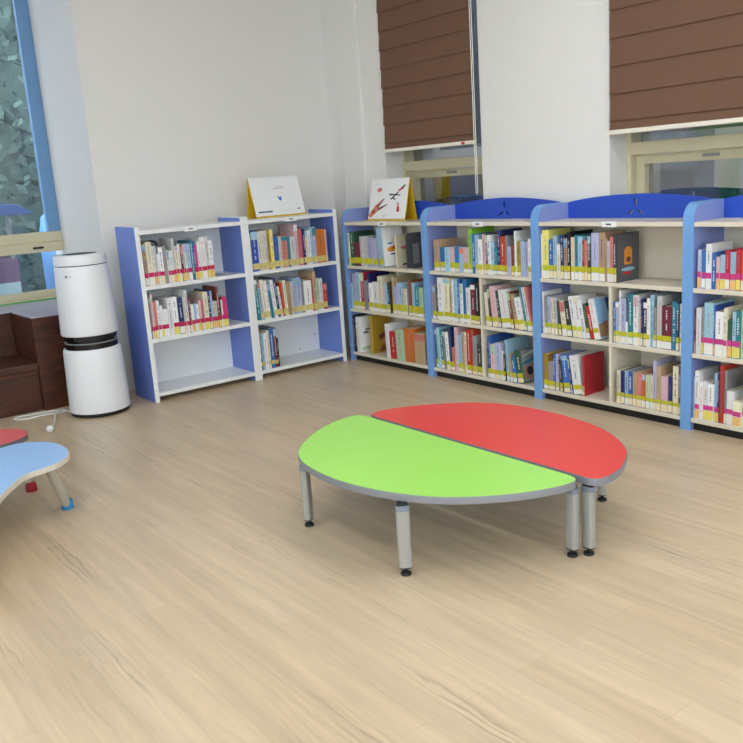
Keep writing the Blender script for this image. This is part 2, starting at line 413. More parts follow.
XR = 4.0104; TP = .0303; DR = .305
def blue_case(y0, y1, label, dividers):
    """y0: left inner edge as seen from the room, y1: right inner edge; local x runs along the row, local y into the depth."""
    t = empty('bookcase', (XR, y0, 0), -PI/2); W = y0-y1
    tag(t, label, 'bookcase', 'blue trimmed bookcases along the window wall')
    prof = rounded(0, DR, 1.2177, .088)
    panel(t, prof, -TP, 0, M['lilac'], M['sky'], .008); panel(t, prof, W, W+TP, M['lilac'], M['sky'], .008)
    MB().box(0, W, .004, DR-.012, 1.094, 1.1184).obj('top_board', M['cream'], t, .003)
    for z in (.752, .404): MB().box(0, W, .006, DR-.012, z, z+.024).obj('shelf', M['cream'], t, .002)
    MB().box(0, W, .006, DR-.012, .047, .071).obj('shelf', M['cream'], t, .002)
    MB().box(0, W, DR-.012, DR, .0, 1.094).obj('back_panel', M['cream'], t)
    MB().box(0, W, .035, .05, 0, .047).obj('plinth', M['black'], t)
    for y, za, zb, front in dividers: MB().box(y0-y-.009, y0-y+.009, front, DR-.012, za, zb).obj('divider', M['cream'], t, .001)
    # arched header board with a sprout-shaped cut-out
    cu = bpy.data.curves.new('header', 'CURVE'); cu.dimensions = '2D'; cu.fill_mode = 'BOTH'; cu.extrude = .009
    def loop(pts):
        s = cu.splines.new('POLY'); s.points.add(len(pts)-1); s.use_cyclic_u = True
        for p, q in zip(s.points, pts): p.co = (q[0], q[1], 0, 1)
    top = [(W*i/24, 1.2177 + .040*math.sin(PI*i/24)**.8) for i in range(24, -1, -1)]
    loop([(0, 1.1186), (W, 1.1186)] + top)
    m = W/2
    loop([(m-.010, 1.19), (m-.010, 1.228), (m-.006, 1.233), (m+.006, 1.233), (m+.010, 1.228), (m+.010, 1.19)])
    for s in (-1, 1):
        loop([(m+s*a, b) for a, b in ((.012, 1.168), (.030, 1.164), (.052, 1.146), (.056, 1.139), (.038, 1.142), (.020, 1.153))])
    tmp = bpy.data.objects.new('header_curve', cu); COL.objects.link(tmp)
    dg = bpy.context.evaluated_depsgraph_get()
    me = bpy.data.meshes.new_from_object(tmp.evaluated_get(dg)); bpy.data.objects.remove(tmp)
    me.materials.clear(); me.materials.append(M['royal'])
    h = bpy.data.objects.new('header', me); COL.objects.link(h); h.parent = t; h.rotation_euler = (PI/2, 0, 0); h.location = (0, DR-.012, 0)
    name_card(t, W*.53 if W < 1 else W*.5, 1.09)
    return t
CASES = dict(C=(5.5493, 4.6232+.0003), D=(4.5620, 3.5955), E=(3.5343, 2.5518), F=(2.4908, 1.51))
blue_case(*CASES['C'], 'blue trimmed bookcase nearest the corner, under the stand with printed pictures', [(5.026, .428, .752, .09)])
blue_case(*CASES['D'], 'second blue trimmed bookcase from the corner, left of the tall white pier', [(4.057, .071, .404, .006), (4.057, .428, .752, .006)])
blue_case(*CASES['E'], 'third blue trimmed bookcase from the corner, with empty space on its top shelf', [(3.014, .071, .404, .006), (3.014, .428, .752, .006)])
blue_case(*CASES['F'], 'blue trimmed bookcase cut off by the right edge, with pink banded books', [])
# ------------------------------------------------------------------ books
# per compartment: (position along the row, thickness, height) in mm, lean in degrees, cover colour [, setback in mm]
BOOKS = {
    'A1': [(2323.0, 7.4, 276, 0, 'g'), (2331.0, 25.7, 290, 0, 'A'), (2357.3, 41.4, 299, 0, 'C'), (2399.3, 15.7, 268, 0, 'W'), (2415.6, 15.0, 266, 0, 'G'), (2431.2, 15.8, 210, 0, 'W'), (2447.6, 30.1, 254, 0, 'W'), (2478.3, 26.5, 259, 0, 'g'), (2505.5, 16.0, 230, 0, 'W'), (2522.1, 26.8, 225, 0, 'W'), (2549.5, 20.0, 307, 0, 'G'), (2570.1, 20.9, 250, 0, 'C'), (2591.6, 17.9, 265, 0, 'W'), (2610.1, 15.6, 256, 0, 'M'), (2626.3, 14.1, 254, 0, 'G'), (2641.0, 15.7, 259, 0, 'W'), (2657.3, 29.8, 258, 0, 'b'), (2687.8, 19.0, 277, 0, 'T'), (2707.4, 12.8, 275, 0, 'B'), (2720.7, 18.3, 244, 0, 'H'), (2739.7, 22.4, 267, 0, 'W'), (2762.7, 41.7, 295, 0, 'W'), (2805.0, 24.3, 296, 0, 'G'), (2829.8, 33.3, 267, 0, 'W')],
    'A2': [(2332.5, 12.1, 290, 0, 'A'), (2345.2, 17.3, 313, 0, 'P'), (2363.1, 20.4, 252, 0, 'S'), (2384.1, 22.0, 262, 0, 'W'), (2406.7, 18.3, 224, 0, 'W'), (2425.6, 37.4, 195, 0, 'W'), (2463.6, 34.6, 267, 0, 'W'), (2498.8, 41.8, 270, 0, 'W'), (2541.3, 41.4, 260, 0, 'V'), (2583.3, 16.6, 264, 0, 'G'), (2600.5, 22.2, 305, 0, 'W'), (2623.3, 15.2, 250, 0, 'N'), (2639.1, 23.9, 199, 0, 'W'), (2663.6, 18.5, 200, 0, 'b'), (2682.7, 20.9, 193, 0, 'W'), (2704.2, 18.6, 221, 0, 'P'), (2723.4, 18.7, 219, 0, 'S'), (2742.7, 39.0, 272, 0, 'C'), (2782.4, 17.3, 281, 0, 'V'), (2800.2, 14.9, 275, 0, 'b'), (2815.7, 35.5, 196, 0, 'G'), (2851.8, 17.5, 298, 0, 'N'), (2869.9, 11.0, 199, 0, 'D'), (2881.5, 14.3, 197, 0, 'W'), (2896.4, 36.8, 216, 0, 'H')],
    'B1': [(3169.6, 10.6, 279, 0, 'G'), (3180.8, 56.4, 298, 0, 'B'), (3237.8, 26.4, 290, 0, 'G'), (3264.8, 27.4, 292, 0, 'C'), (3292.8, 24.9, 294, 0, 'G'), (3318.3, 26.8, 294, 0, 'U'), (3345.7, 26.9, 294, 0, 'Y'), (3373.2, 43.2, 241, 0, 'B'), (3417.0, 24.6, 238, 0, 'G'), (3442.2, 55.6, 239, 0, 'S'), (3498.4, 21.3, 230, 0, 'T'), (3520.3, 42.5, 227, 0, 'G'), (3563.4, 29.0, 316, 0, 'P'), (3593.0, 31.9, 281, 0, 'S'), (3625.5, 11.5, 265, 0, 'H'), (3637.6, 20.9, 273, 0, 'V'), (3659.2, 22.9, 257, 0, 'C'), (3682.6, 27.7, 259, 0, 'W'), (3710.9, 16.5, 280, 0, 'b'), (3728.0, 31.7, 283, 0, 'L'), (3760.3, 85.9, 259, 0, 'O'), (3846.9, 15.9, 254, 0, 'P')],
    'B2': [(3182.1, 29.9, 312, 3, 'T'), (3212.7, 23.2, 281, 3, 'b'), (3241.5, 32.8, 300, 4, 'C'), (3274.9, 22.6, 292, 4, 'W'), (3298.2, 27.9, 270, 4, 'T'), (3331.5, 28.9, 290, 5, 'W'), (3361.1, 25.6, 300, 5, 'V'), (3387.4, 21.3, 232, 5, 'W'), (3409.4, 20.5, 257, 4, 'R'), (3430.6, 26.0, 272, 2, 'C'), (3457.2, 31.5, 259, 1, 'A'), (3489.3, 22.7, 255, 0, 'G'), (3512.6, 25.5, 270, 0, 'b'), (3538.7, 48.3, 280, 0, 'L'), (3587.6, 23.1, 252, 0, 'g'), (3611.4, 70.3, 246, 0, 'W'), (3682.2, 17.0, 249, 0, 'R'), (3699.8, 27.3, 309, 0, 'A'), (3727.8, 27.5, 252, 0, 'e'), (3755.9, 32.3, 248, 0, 'G'), (3788.8, 38.2, 201, 0, 'R')],
    'B3': [(3166.0, 17.8, 329, 0, 'D'), (3184.4, 23.5, 284, 0, 'b'), (3208.5, 29.9, 280, 0, 'W'), (3238.9, 23.7, 296, 0, 'C'), (3263.2, 32.0, 307, 0, 'B'), (3295.8, 26.7, 308, 0, 'M'), (3323.1, 15.8, 225, 0, 'K')],
    'C1': [(5532.8, 22.9, 255, 0, 'e'), (5509.3, 53.8, 264, 0, 'E'), (5454.9, 78.5, 186, 0, 'M'), (5375.8, 35.9, 231, 0, 'G'), (5339.3, 61.6, 231, 0, 'G'), (5277.2, 57.0, 223, 0, 'L'), (5219.6, 55.0, 220, 0, 'L'), (5148.6, 61.2, 302, 4, 'b')],
    'C2': [(5544.0, 6.0, 184, 0, 'G'), (5537.4, 26.5, 204, 0, 'b'), (5510.3, 43.0, 284, 0, 'L'), (5466.7, 41.3, 296, 0, 'b'), (5424.8, 18.3, 283, 0, 'W'), (5406.0, 44.4, 299, 0, 'R'), (5361.0, 43.9, 234, 0, 'g'), (5316.5, 19.0, 293, 0, 'V'), (5296.9, 46.8, 219, 0, 'W'), (5249.4, 61.8, 231, 0, 'W'), (5187.1, 56.1, 277, 0, 'C'), (5130.3, 32.1, 210, 0, 'G'), (5097.6, 27.2, 216, 0, 'b'), (5069.7, 28.2, 236, 0, 'D')],
    'C2r': [(5011.0, 18.5, 280, 0, 'A'), (4991.9, 28.8, 208, 0, 'L'), (4962.5, 37.5, 238, 0, 'L'), (4924.5, 28.3, 240, 0, 'b'), (4895.6, 23.7, 196, 0, 'G'), (4871.3, 32.2, 198, 0, 'C'), (4838.5, 19.0, 209, 0, 'g'), (4818.9, 35.0, 264, 0, 'N'), (4783.3, 29.4, 248, 0, 'b'), (4753.4, 53.4, 224, 0, 'T'), (4699.4, 43.3, 218, 0, 'e')],
    'C3': [(5541, 20, 300, 0, 'K'), (5520, 20, 292, 0, 'D'), (5499, 42, 288, 0, 'W')],
    'C3m': [(5352, 30, 305, 0, 'U', 25)],
    'C3r': [(5116.8, 39.1, 267, 2, 'W'), (5077.1, 83.7, 211, 2, 'R'), (4992.8, 99.8, 235, 2, 'e'), (4892.4, 112.4, 255, 2, 'O'), (4779.4, 116.1, 230, 0, 'A')],
    'D1': [(4511.6, 58.0, 220, 0, 'A'), (4452.9, 51.0, 167, 0, 'B'), (4401.3, 46.3, 168, 0, 'b'), (4354.4, 46.7, 169, 0, 'P'), (4307.1, 45.1, 170, 0, 'B'), (4261.4, 44.6, 172, 0, 'b'), (4216.2, 50.8, 173, 0, 'P'), (4164.8, 32.0, 297, 0, 'l'), (4132.3, 30.8, 262, 0, 'B'), (4100.9, 28.6, 257, 0, 'b'), (4071.7, 34.9, 227, 0, 'W'), (4036.2, 28.1, 263, 0, 'P'), (4007.5, 19.6, 263, 0, 'D'), (3987.2, 27.7, 258, 0, 'W'), (3958.9, 27.5, 213, 0, 'b'), (3930.8, 28.2, 174, 0, 'T'), (3902.1, 28.8, 288, 0, 'V'), (3872.6, 45.3, 249, 0, 'R'), (3826.7, 13.4, 255, 0, 'g'), (3812.7, 33.3, 187, 0, 'L'), (3778.9, 29.5, 197, 0, 'N'), (3748.7, 15.7, 285, 0, 'W'), (3732.5, 31.7, 222, 0, 'U'), (3700.2, 32.2, 223, 0, 'b'), (3667.4, 31.9, 218, 0, 'L'), (3634.8, 22.6, 238, 0, 'W')],
    'D2': [(4557.0, 6.3, 241, 0, 'G'), (4550.1, 34.3, 236, 0, 'g'), (4515.2, 19.3, 226, 0, 'D'), (4495.3, 56.6, 303, 0, 'W'), (4438.1, 61.8, 300, 0, 'C'), (4375.7, 25.7, 235, 0, 'A'), (4349.4, 21.5, 293, 0, 'W'), (4327.2, 34.3, 300, 0, 'b'), (4292.3, 23.2, 296, 0, 'B'), (4268.6, 28.9, 269, 0, 'W'), (4239.1, 33.5, 304, 0, 'B'), (4205.0, 36.1, 246, 0, 'W'), (4168.3, 48.1, 275, 0, 'M'), (4119.7, 42.7, 283, 0, 'K')],
    'D2r': [(4034.6, 5.4, 275, 2, 'g'), (4020.7, 31.5, 226, 4, 'C'), (3984.5, 20.9, 256, 5, 'D'), (3958.4, 51.2, 270, 6, 'P'), (3902.0, 20.3, 245, 7, 'D'), (3876.6, 80.7, 250, 8, 'W'), (3790.1, 24.0, 244, 9, 'N'), (3761.1, 30.3, 230, 10, 'A'), (3725.9, 53.6, 212, 11, 'W'), (3666.8, 15.1, 287, 12, 'T'), (3650.8, 31.2, 283, 12, 'G'), (3618.4, 16.9, 290, 12, 'S')],
    'D3': [(4542.2, 21.7, 286, 3, 'T'), (4519.8, 31.9, 295, 3, 'b'), (4487.3, 31.6, 279, 3, 'T'), (4455.0, 24.2, 276, 3, 'g'), (4430.2, 34.2, 272, 3, 'W'), (4395.3, 25.8, 307, 3, 'V'), (4368.8, 24.7, 169, 2, 'S'), (4343.6, 28.5, 318, 0, 'P'), (4314.5, 45.1, 265, 0, 'b'), (4268.8, 22.0, 294, 0, 'A'), (4246.1, 23.9, 291, 0, 'C'), (4221.7, 45.9, 313, 0, 'R'), (4175.1, 16.7, 321, 0, 'O'), (4157.9, 37.5, 275, 0, 'g'), (4119.7, 46.5, 224, 0, 'D')],
    'D3r': [(4024.8, 13.3, 202, 0, 'V'), (4010.8, 18.5, 289, 0, 'B'), (3991.8, 41.5, 235, 0, 'P'), (3949.7, 56.1, 250, 0, 'L'), (3893.1, 18.6, 201, 0, 'G'), (3873.8, 18.5, 180, 0, 'D'), (3842.1, 21.7, 279, 4, 'b'), (3813.2, 23.1, 187, 6, 'A'), (3783.1, 31.6, 179, 8, 'B'), (3747.3, 48.6, 215, 9, 'E')],
    'E1': [(3529.0, 6.3, 267, 0, 'W'), (3522.1, 52.7, 293, 0, 'Y'), (3468.9, 34.2, 236, 0, 'B'), (3434.1, 27.7, 259, 0, 'b'), (3405.8, 27.5, 210, 0, 'C'), (3377.7, 25.7, 264, 0, 'V'), (3351.4, 27.0, 247, 0, 'A'), (3323.8, 21.6, 282, 0, 'K'), (3301.6, 26.6, 252, 0, 'C'), (3274.4, 23.4, 265, 0, 'T'), (3250.4, 33.3, 256, 0, 'b'), (3216.4, 15.2, 235, 0, 'R'), (3200.7, 23.6, 236, 0, 'S'), (3176.4, 22.7, 266, 0, 'D'), (3153.1, 55.2, 279, 0, 'L'), (3097.3, 40.6, 284, 0, 'A'), (3056.1, 15.7, 251, 0, 'A'), (3039.8, 18.3, 234, 0, 'G'), (3020.8, 23.6, 259, 0, 'S'), (2996.6, 22.7, 272, 0, 'D')],
    'E2': [(3524.6, 12.2, 263, 1, 'W'), (3511.8, 25.6, 237, 1, 'g'), (3485.6, 24.6, 233, 1, 'L'), (3456.4, 22.3, 228, 2, 'C'), (3429.5, 23.5, 230, 3, 'G'), (3397.9, 21.2, 212, 5, 'D'), (3368.6, 36.1, 216, 7, 'C'), (3327.8, 34.9, 219, 8, 'D'), (3288.0, 35.7, 249, 9, 'W'), (3251.2, 33.3, 252, 9, 'W'), (3212.7, 25.0, 235, 10, 'W'), (3182.9, 20.8, 212, 11, 'E'), (3157.5, 27.0, 201, 12, 'R'), (3129.3, 39.9, 244, 12, 'W')],
    'E2r': [(2997.8, 13.0, 239, 0, 'B'), (2984.2, 22.4, 240, 0, 'b'), (2961.2, 14.2, 306, 0, 'W'), (2946.4, 30.2, 262, 0, 'L'), (2915.6, 11.4, 128, 0, 'W'), (2903.7, 35.6, 291, 0, 'T'), (2867.4, 33.9, 284, 0, 'W'), (2832.9, 16.8, 245, 0, 'G'), (2815.5, 14.2, 265, 0, 'V'), (2800.7, 24.3, 254, 0, 'D'), (2775.8, 20.3, 274, 0, 'W'), (2754.9, 20.8, 294, 0, 'b'), (2733.6, 18.1, 227, 0, 'g'), (2714.8, 32.8, 291, 0, 'G'), (2681.4, 61.5, 239, 0, 'M'), (2619.3, 27.0, 267, 0, 'T'), (2591.7, 17.8, 263, 0, 'V'), (2573.2, 14.8, 258, 0, 'W')],
    'E3': [(3529.0, 35.5, 229, 0, 'U'), (3492.9, 43.4, 179, 0, 'g'), (3448.8, 13.2, 231, 0, 'B'), (3435.0, 26.1, 234, 0, 'L'), (3390.4, 19.4, 204, 5, 'D'), (3363.2, 52.1, 237, 7, 'B'), (3306.1, 9.8, 222, 8, 'V'), (3291.7, 64.3, 241, 9, 'W'), (3225.9, 15.8, 247, 0, 'R')],
    'E3r': [(2975.1, 24.9, 198, 0, 'C'), (2949.6, 26.1, 195, 0, 'V'), (2922.9, 26.5, 199, 0, 'b'), (2895.8, 29.0, 199, 0, 'B'), (2866.2, 26.7, 197, 0, 'A'), (2838.9, 32.4, 198, 0, 'S'), (2805.9, 24.2, 202, 0, 'O'), (2781.1, 26.0, 196, 0, 'e'), (2754.5, 21.9, 196, 0, 'C'), (2732.0, 21.1, 283, 0, 'L'), (2710.3, 27.3, 254, 0, 'A'), (2682.5, 42.6, 202, 0, 'P'), (2639.3, 26.6, 207, 0, 'V'), (2612.1, 36.7, 269, 0, 'C'), (2574.8, 15.8, 272, 0, 'N')],
    'F1': [(2473.4, 20.5, 200, 0, 'L'), (2452.3, 22.0, 191, 0, 'B'), (2429.7, 33.6, 230, 0, 'W'), (2395.5, 26.0, 186, 0, 'B'), (2368.9, 18.6, 167, 0, 'P'), (2349.6, 28.3, 177, 0, 'b'), (2320.7, 25.3, 199, 0, 'R'), (2294.8, 32.0, 192, 0, 'b'), (2262.2, 24.8, 205, 0, 'R'), (2236.9, 23.0, 201, 0, 'O'), (2213.3, 24.3, 198, 0, 'B'), (2188.4, 26.7, 207, 0, 'W'), (2161.1, 17.2, 203, 0, 'R')],
    'F2': [(2485.0, 6.3, 237, 0, 'M'), (2478.1, 31.5, 244, 0, 'W'), (2446.0, 14.2, 251, 0, 'g'), (2431.2, 53.4, 275, 0, 'b'), (2377.2, 10.5, 262, 0, 'B'), (2366.1, 46.7, 233, 0, 'W'), (2318.8, 18.4, 256, 0, 'C'), (2299.7, 23.7, 196, 0, 'E'), (2275.5, 21.3, 239, 0, 'b'), (2253.5, 25.9, 246, 0, 'T'), (2227.0, 23.0, 254, 0, 'e'), (2203.4, 21.8, 250, 0, 'W'), (2181.0, 25.2, 247, 0, 'b')],
    'F3': [(2485.0, 6.4, 224, 0, 'b'), (2478.0, 28.5, 262, 0, 'W'), (2448.9, 21.1, 207, 0, 'W'), (2427.2, 28.0, 211, 0, 'W'), (2398.6, 33.4, 204, 0, 'W'), (2364.6, 17.7, 266, 0, 'b'), (2346.3, 11.9, 262, 0, 'V'), (2333.8, 23.7, 311, 0, 'R'), (2309.5, 14.5, 285, 0, 'g'), (2294.4, 38.3, 180, 0, 'W'), (2255.5, 46.5, 135, 0, 'C', -5), (2208.4, 31.8, 272, 0, 'G'), (2176.1, 28.2, 271, 0, 'W')],
}
CC = dict(
    W=('white', (236, 236, 240)), C=('cream', (232, 222, 196)), G=('pale grey', (206, 206, 208)), g=('grey', (146, 146, 150)),
    D=('charcoal', (58, 60, 66)), K=('black', (30, 28, 34)), R=('red', (190, 40, 44)), M=('maroon', (112, 40, 56)), P=('pale pink', (226, 188, 196)),
    H=('magenta', (216, 56, 128)), O=('orange', (206, 104, 52)), N=('brown', (134, 78, 58)), Y=('yellow', (238, 226, 128)), l=('lime green', (132, 192, 56)), U=('mustard', (178, 138, 44)),
    E=('dark green', (52, 92, 68)), T=('teal', (52, 130, 150)), b=('pale blue', (160, 196, 222)), B=('blue', (54, 106, 182)), V=('navy', (38, 50, 108)),
    L=('lavender', (178, 180, 216)), A=('tan', (186, 160, 128)), e=('pale green', (190, 214, 180)), S=('salmon', (212, 120, 118)))
CM = {k: mat('book_cover_' + v[0].replace(' ', '_'), v[1], .45, var=.10, scale=45, jitter=.16) for k, v in CC.items()}
BAND = dict(A=mat('crimson_band', (200, 28, 88), .5, jitter=.1), B=mat('straw_band', (218, 200, 122), .5, jitter=.1),
            Y=mat('yellow_green_band', (202, 198, 40), .5, jitter=.1), F=mat('pink_band', (210, 62, 142), .5, jitter=.1))
TAGS = [mat('call_tag_white', (238, 236, 232), .6), mat('call_tag_cream', (240, 226, 190), .6), mat('call_tag_orange', (238, 190, 120), .6), mat('call_tag_yellow', (236, 220, 110), .6)]
INK = ['ink', 'ink', 'ink', 'teal_ink', 'navy_ink', 'skin_ink', 'tan_ink', 'brown_ink']
ORD = ['first', 'second', 'third', 'fourth', 'fifth', 'sixth', 'seventh', 'eighth', 'ninth', 'tenth', 'eleventh', 'twelfth', 'thirteenth', 'fourteenth',
       'fifteenth', 'sixteenth', 'seventeenth', 'eighteenth', 'nineteenth', 'twentieth', 'twenty-first', 'twenty-second', 'twenty-third', 'twenty-fourth',
       'twenty-fifth', 'twenty-sixth', 'twenty-seventh', 'twenty-eighth']
# compartment -> (shelf top z, first ordinal, where, band key, band z range)
ROWS = dict(
    A1=(.8217, 0, 'top shelf, white bookcase beside air purifier', 'A', .058, .088), A2=(.4521, 0, 'middle shelf, white bookcase beside air purifier', 'A', .056, .086),
    B1=(.8217, 0, 'top shelf, white corner bookcase', 'B', .012, .056), B2=(.4521, 0, 'middle shelf, white corner bookcase', 'B', .014, .058), B3=(.0673, 0, 'bottom shelf, white corner bookcase', 'B', .03, .06),
    C1=(.776, 0, 'top shelf, blue corner bookcase', 'Y', .02, .065), C2=(.428, 0, 'middle shelf left half, blue corner bookcase', 'Y', .03, .066), C2r=(.428, 0, 'middle shelf right half, blue corner bookcase', 'Y', .026, .075),
    C3=(.071, 0, 'bottom shelf, blue corner bookcase', None, 0, 0), C3m=(.071, 3, 'bottom shelf, blue corner bookcase', None, 0, 0), C3r=(.071, 4, 'bottom shelf, blue corner bookcase', None, 0, 0),
    D1=(.776, 0, 'top shelf, second blue bookcase from corner', 'Y', .03, .066), D2=(.428, 0, 'middle shelf left half, second blue bookcase from corner', 'Y', .032, .062), D2r=(.428, 0, 'middle shelf right half, second blue bookcase from corner', 'Y', .036, .066),
    D3=(.071, 0, 'bottom shelf left half, second blue bookcase from corner', 'Y', .032, .066), D3r=(.071, 0, 'bottom shelf right half, second blue bookcase from corner', 'Y', .036, .066),
    E1=(.776, 0, 'top shelf, third blue bookcase from corner', 'Y', .05, .082), E2=(.428, 0, 'middle shelf left half, third blue bookcase from corner', 'Y', .042, .07), E2r=(.428, 0, 'middle shelf right half, third blue bookcase from corner', 'Y', .046, .074),
    E3=(.071, 0, 'bottom shelf left half, third blue bookcase from corner', 'Y', .03, .06), E3r=(.071, 0, 'bottom shelf right half, third blue bookcase from corner', 'Y', .046, .066),
    F1=(.776, 0, 'top shelf, rightmost blue bookcase', 'F', .056, .086), F2=(.428, 0, 'middle shelf, rightmost blue bookcase', 'F', .062, .09), F3=(.071, 0, 'bottom shelf, rightmost blue bookcase', 'F', .056, .082))
GROUP = dict(A='books in the bookcase beside the air purifier', B='books in the white corner bookcase', C='books in the blue corner bookcase',
             D='books in the second blue bookcase', E='books in the third blue bookcase', F='books in the rightmost blue bookcase')
BK = {}
def book(comp, i, s, w, h, lean, c, setback=None):
    zb, o0, where, bandk, b0, b1 = ROWS[comp]
    left = comp[0] in 'AB'
    w, h, s = w/1000, h/1000, s/1000
    rnd = random.Random(comp + str(i))
    set_ = rnd.uniform(0, .007) if setback is None else setback/1000
    dmax = (.332-.012-.014) if left else (DR-.012-.016)
    d = min(rnd.uniform(.165, .21) * (1.12 if h > .27 else 1), dmax - set_)
    size = 'thin' if w < .0125 else 'thick' if w > .028 else ''
    colour = CC[c][0]
    words = [size, colour, 'leaning' if lean > 2.5 else '', 'book,', ORD[o0+i], 'from left,', where]
    lab = ' '.join(x for x in words if x)
    if len(lab.split()) > 16: words[0] = ''; lab = ' '.join(x for x in words if x)
    if len(lab.split()) > 16: words[2] = ''; lab = ' '.join(x for x in words if x)
    t = min(.0022, w*.16)
    m = MB()
    # cover: rounded spine and two boards as one U-shaped sheet
    out = [(0, d), (0, .003), (.0018, 0), (w-.0018, 0), (w, .003), (w, d)]
    inn = [(w-t, d), (w-t, .0045), (t, .0045), (t, d)]
    m.prism(out + inn, 'z', 0, h)
    b = m.obj('book', CM[c])
    tag(b, lab, 'book', GROUP[comp[0]])
    MB().box(t, w-t, .0046, d-.004, .003, h-.004).obj('page_block', M['page'], b)
    x0, x1 = .0012, w-.0012
    if bandk and rnd.random() < .9:
        j = rnd.uniform(-.003, .003)
        BB = BAND[{'A': 'A', 'B': 'B', 'Y': 'Y', 'F': 'F'}[bandk]]
        MB().box(x0, x1, -.0007, .0006, b0+j, b1+j).obj('spine_band', BB, b)
        if bandk != 'B' and b0 > .02: MB().box(x0, x1, -.0006, .0006, .004, b0+j-.003).obj('call_tag', rnd.choice(TAGS[:2] if bandk == 'Y' else TAGS), b)
        zt = b1 + .012
    else: zt = .03
    # printed title: a column of little marks up the spine
    if h - zt > .06:
        q = MB(); z = zt + rnd.uniform(.01, .03); top = h - rnd.uniform(.02, .05); cx = w/2; ww = min(w*rnd.uniform(.10, .18), .004)
        while z < top:
            l = rnd.uniform(.004, .010)
            q.box(cx-ww, cx+ww*rnd.uniform(.4, 1), -.0006, .0006, z, min(z+l, top+.004)); z += l + rnd.uniform(.003, .007)
            if rnd.random() < .1: z += .02
        dark = c in 'DKRMEVBNT'
        if len(q.v) >= 40: q.obj('spine_lettering', M['paper'] if dark and rnd.random() < .7 else M[rnd.choice(INK)], b)
    if rnd.random() < .16 and h - zt > .1:
        z = h - rnd.uniform(.03, .07)
        MB().box(x0, x1, -.0005, .0006, z, h-.006).obj('spine_panel', CM[rnd.choice('bTSeLbWPC')], b)
    z = zb + .0004; r = math.radians(lean)
    fr = .012 + set_
    if left: b.location = (s, 5.573+fr, z); b.rotation_euler = (0, -r, 0)
    else: b.location = (XR+fr, s, z); b.rotation_euler = (0, -r, -PI/2)
    BK[comp, i] = (b, w, h, d)
    return b
for comp, row in BOOKS.items():
    for i, args in enumerate(row): book(comp, i, *args)

def cover_art(comp, i, pieces, base=None):
    """Printed front cover on the right-hand board; pieces are polygons in (depth, height) fractions."""
    b, w, h, d = BK[comp, i]
    root = b
    if base: root = MB().box(w, w+.0008, .008, d-.002, .003, h-.003).obj('front_cover', M.get(base) or CM[base], b)
    k = 0
    for mk, pts in pieces:
        k += 1
        MB().prism([(p[0]*d, p[1]*h) for p in pts], 'x', w+.0006, w+.0009+k*.0004).obj('cover_picture', M.get(mk) or CM[mk], root)
def ell(cx, cy, rx, ry, n=14, a0=0, a1=2*PI): return [(cx+rx*math.cos(a0+(a1-a0)*j/n), cy+ry*math.sin(a0+(a1-a0)*j/n)) for j in range(n)]
cover_art('C1', 7, [('orange_ink', ell(.42, .42, .2, .07)), ('red_ink', ell(.6, .47, .12, .05)), ('navy_ink', ell(.55, .3, .22, .02)), ('blue_ink', ell(.35, .57, .12, .02))], 'paper')
cover_art('C3', 2, [('ink', ell(.3, .55, .14, .04)), ('ink', ell(.4, .63, .14, .03)), ('navy_ink', ell(.7, .8, .16, .05)), ('e', [(.1, .05), (.9, .05), (.9, .2), (.1, .14)])], 'paper')
cover_art('C3m', 0, [('brown_ink', ell(.62, .42, .3, .1)), ('skin_ink', ell(.72, .3, .24, .1)), ('N', [(.3, .04), (.96, .04), (.96, .16), (.5, .2)])], 'U')
cover_art('D3r', 9, [('T', [(.06, .62), (.96, .76), (.96, .68), (.06, .54)]), ('tan_ink', [(.06, .1), (.9, .1), (.9, .56), (.06, .46)]), ('dink', ell(.4, .34, .16, .13)), ('e', [(.08, .8), (.6, .95), (.9, .95), (.9, .86)])], 'g')
cover_art('E1', 19, [('orange_ink', [(.34, .35), (.34, .66), (.44, .72), (.60, .72), (.68, .66), (.68, .35)]), ('brown_ink', ell(.52, .45, .1, .06)), ('b', ell(.5, .25, .3, .04)), ('red_ink', ell(.45, .17, .2, .03))], 'endmetal')
cover_art('E2', 13, [('tan_ink', [(.04, .05), (.96, .05), (.96, .3), (.5, .42), (.04, .36)]), ('navy_ink', [(.7, .5), (.96, .42), (.96, .96), (.62, .96)]), ('E', [(.5, .03), (.96, .03), (.96, .12), (.6, .1)])], 'sky_ink')

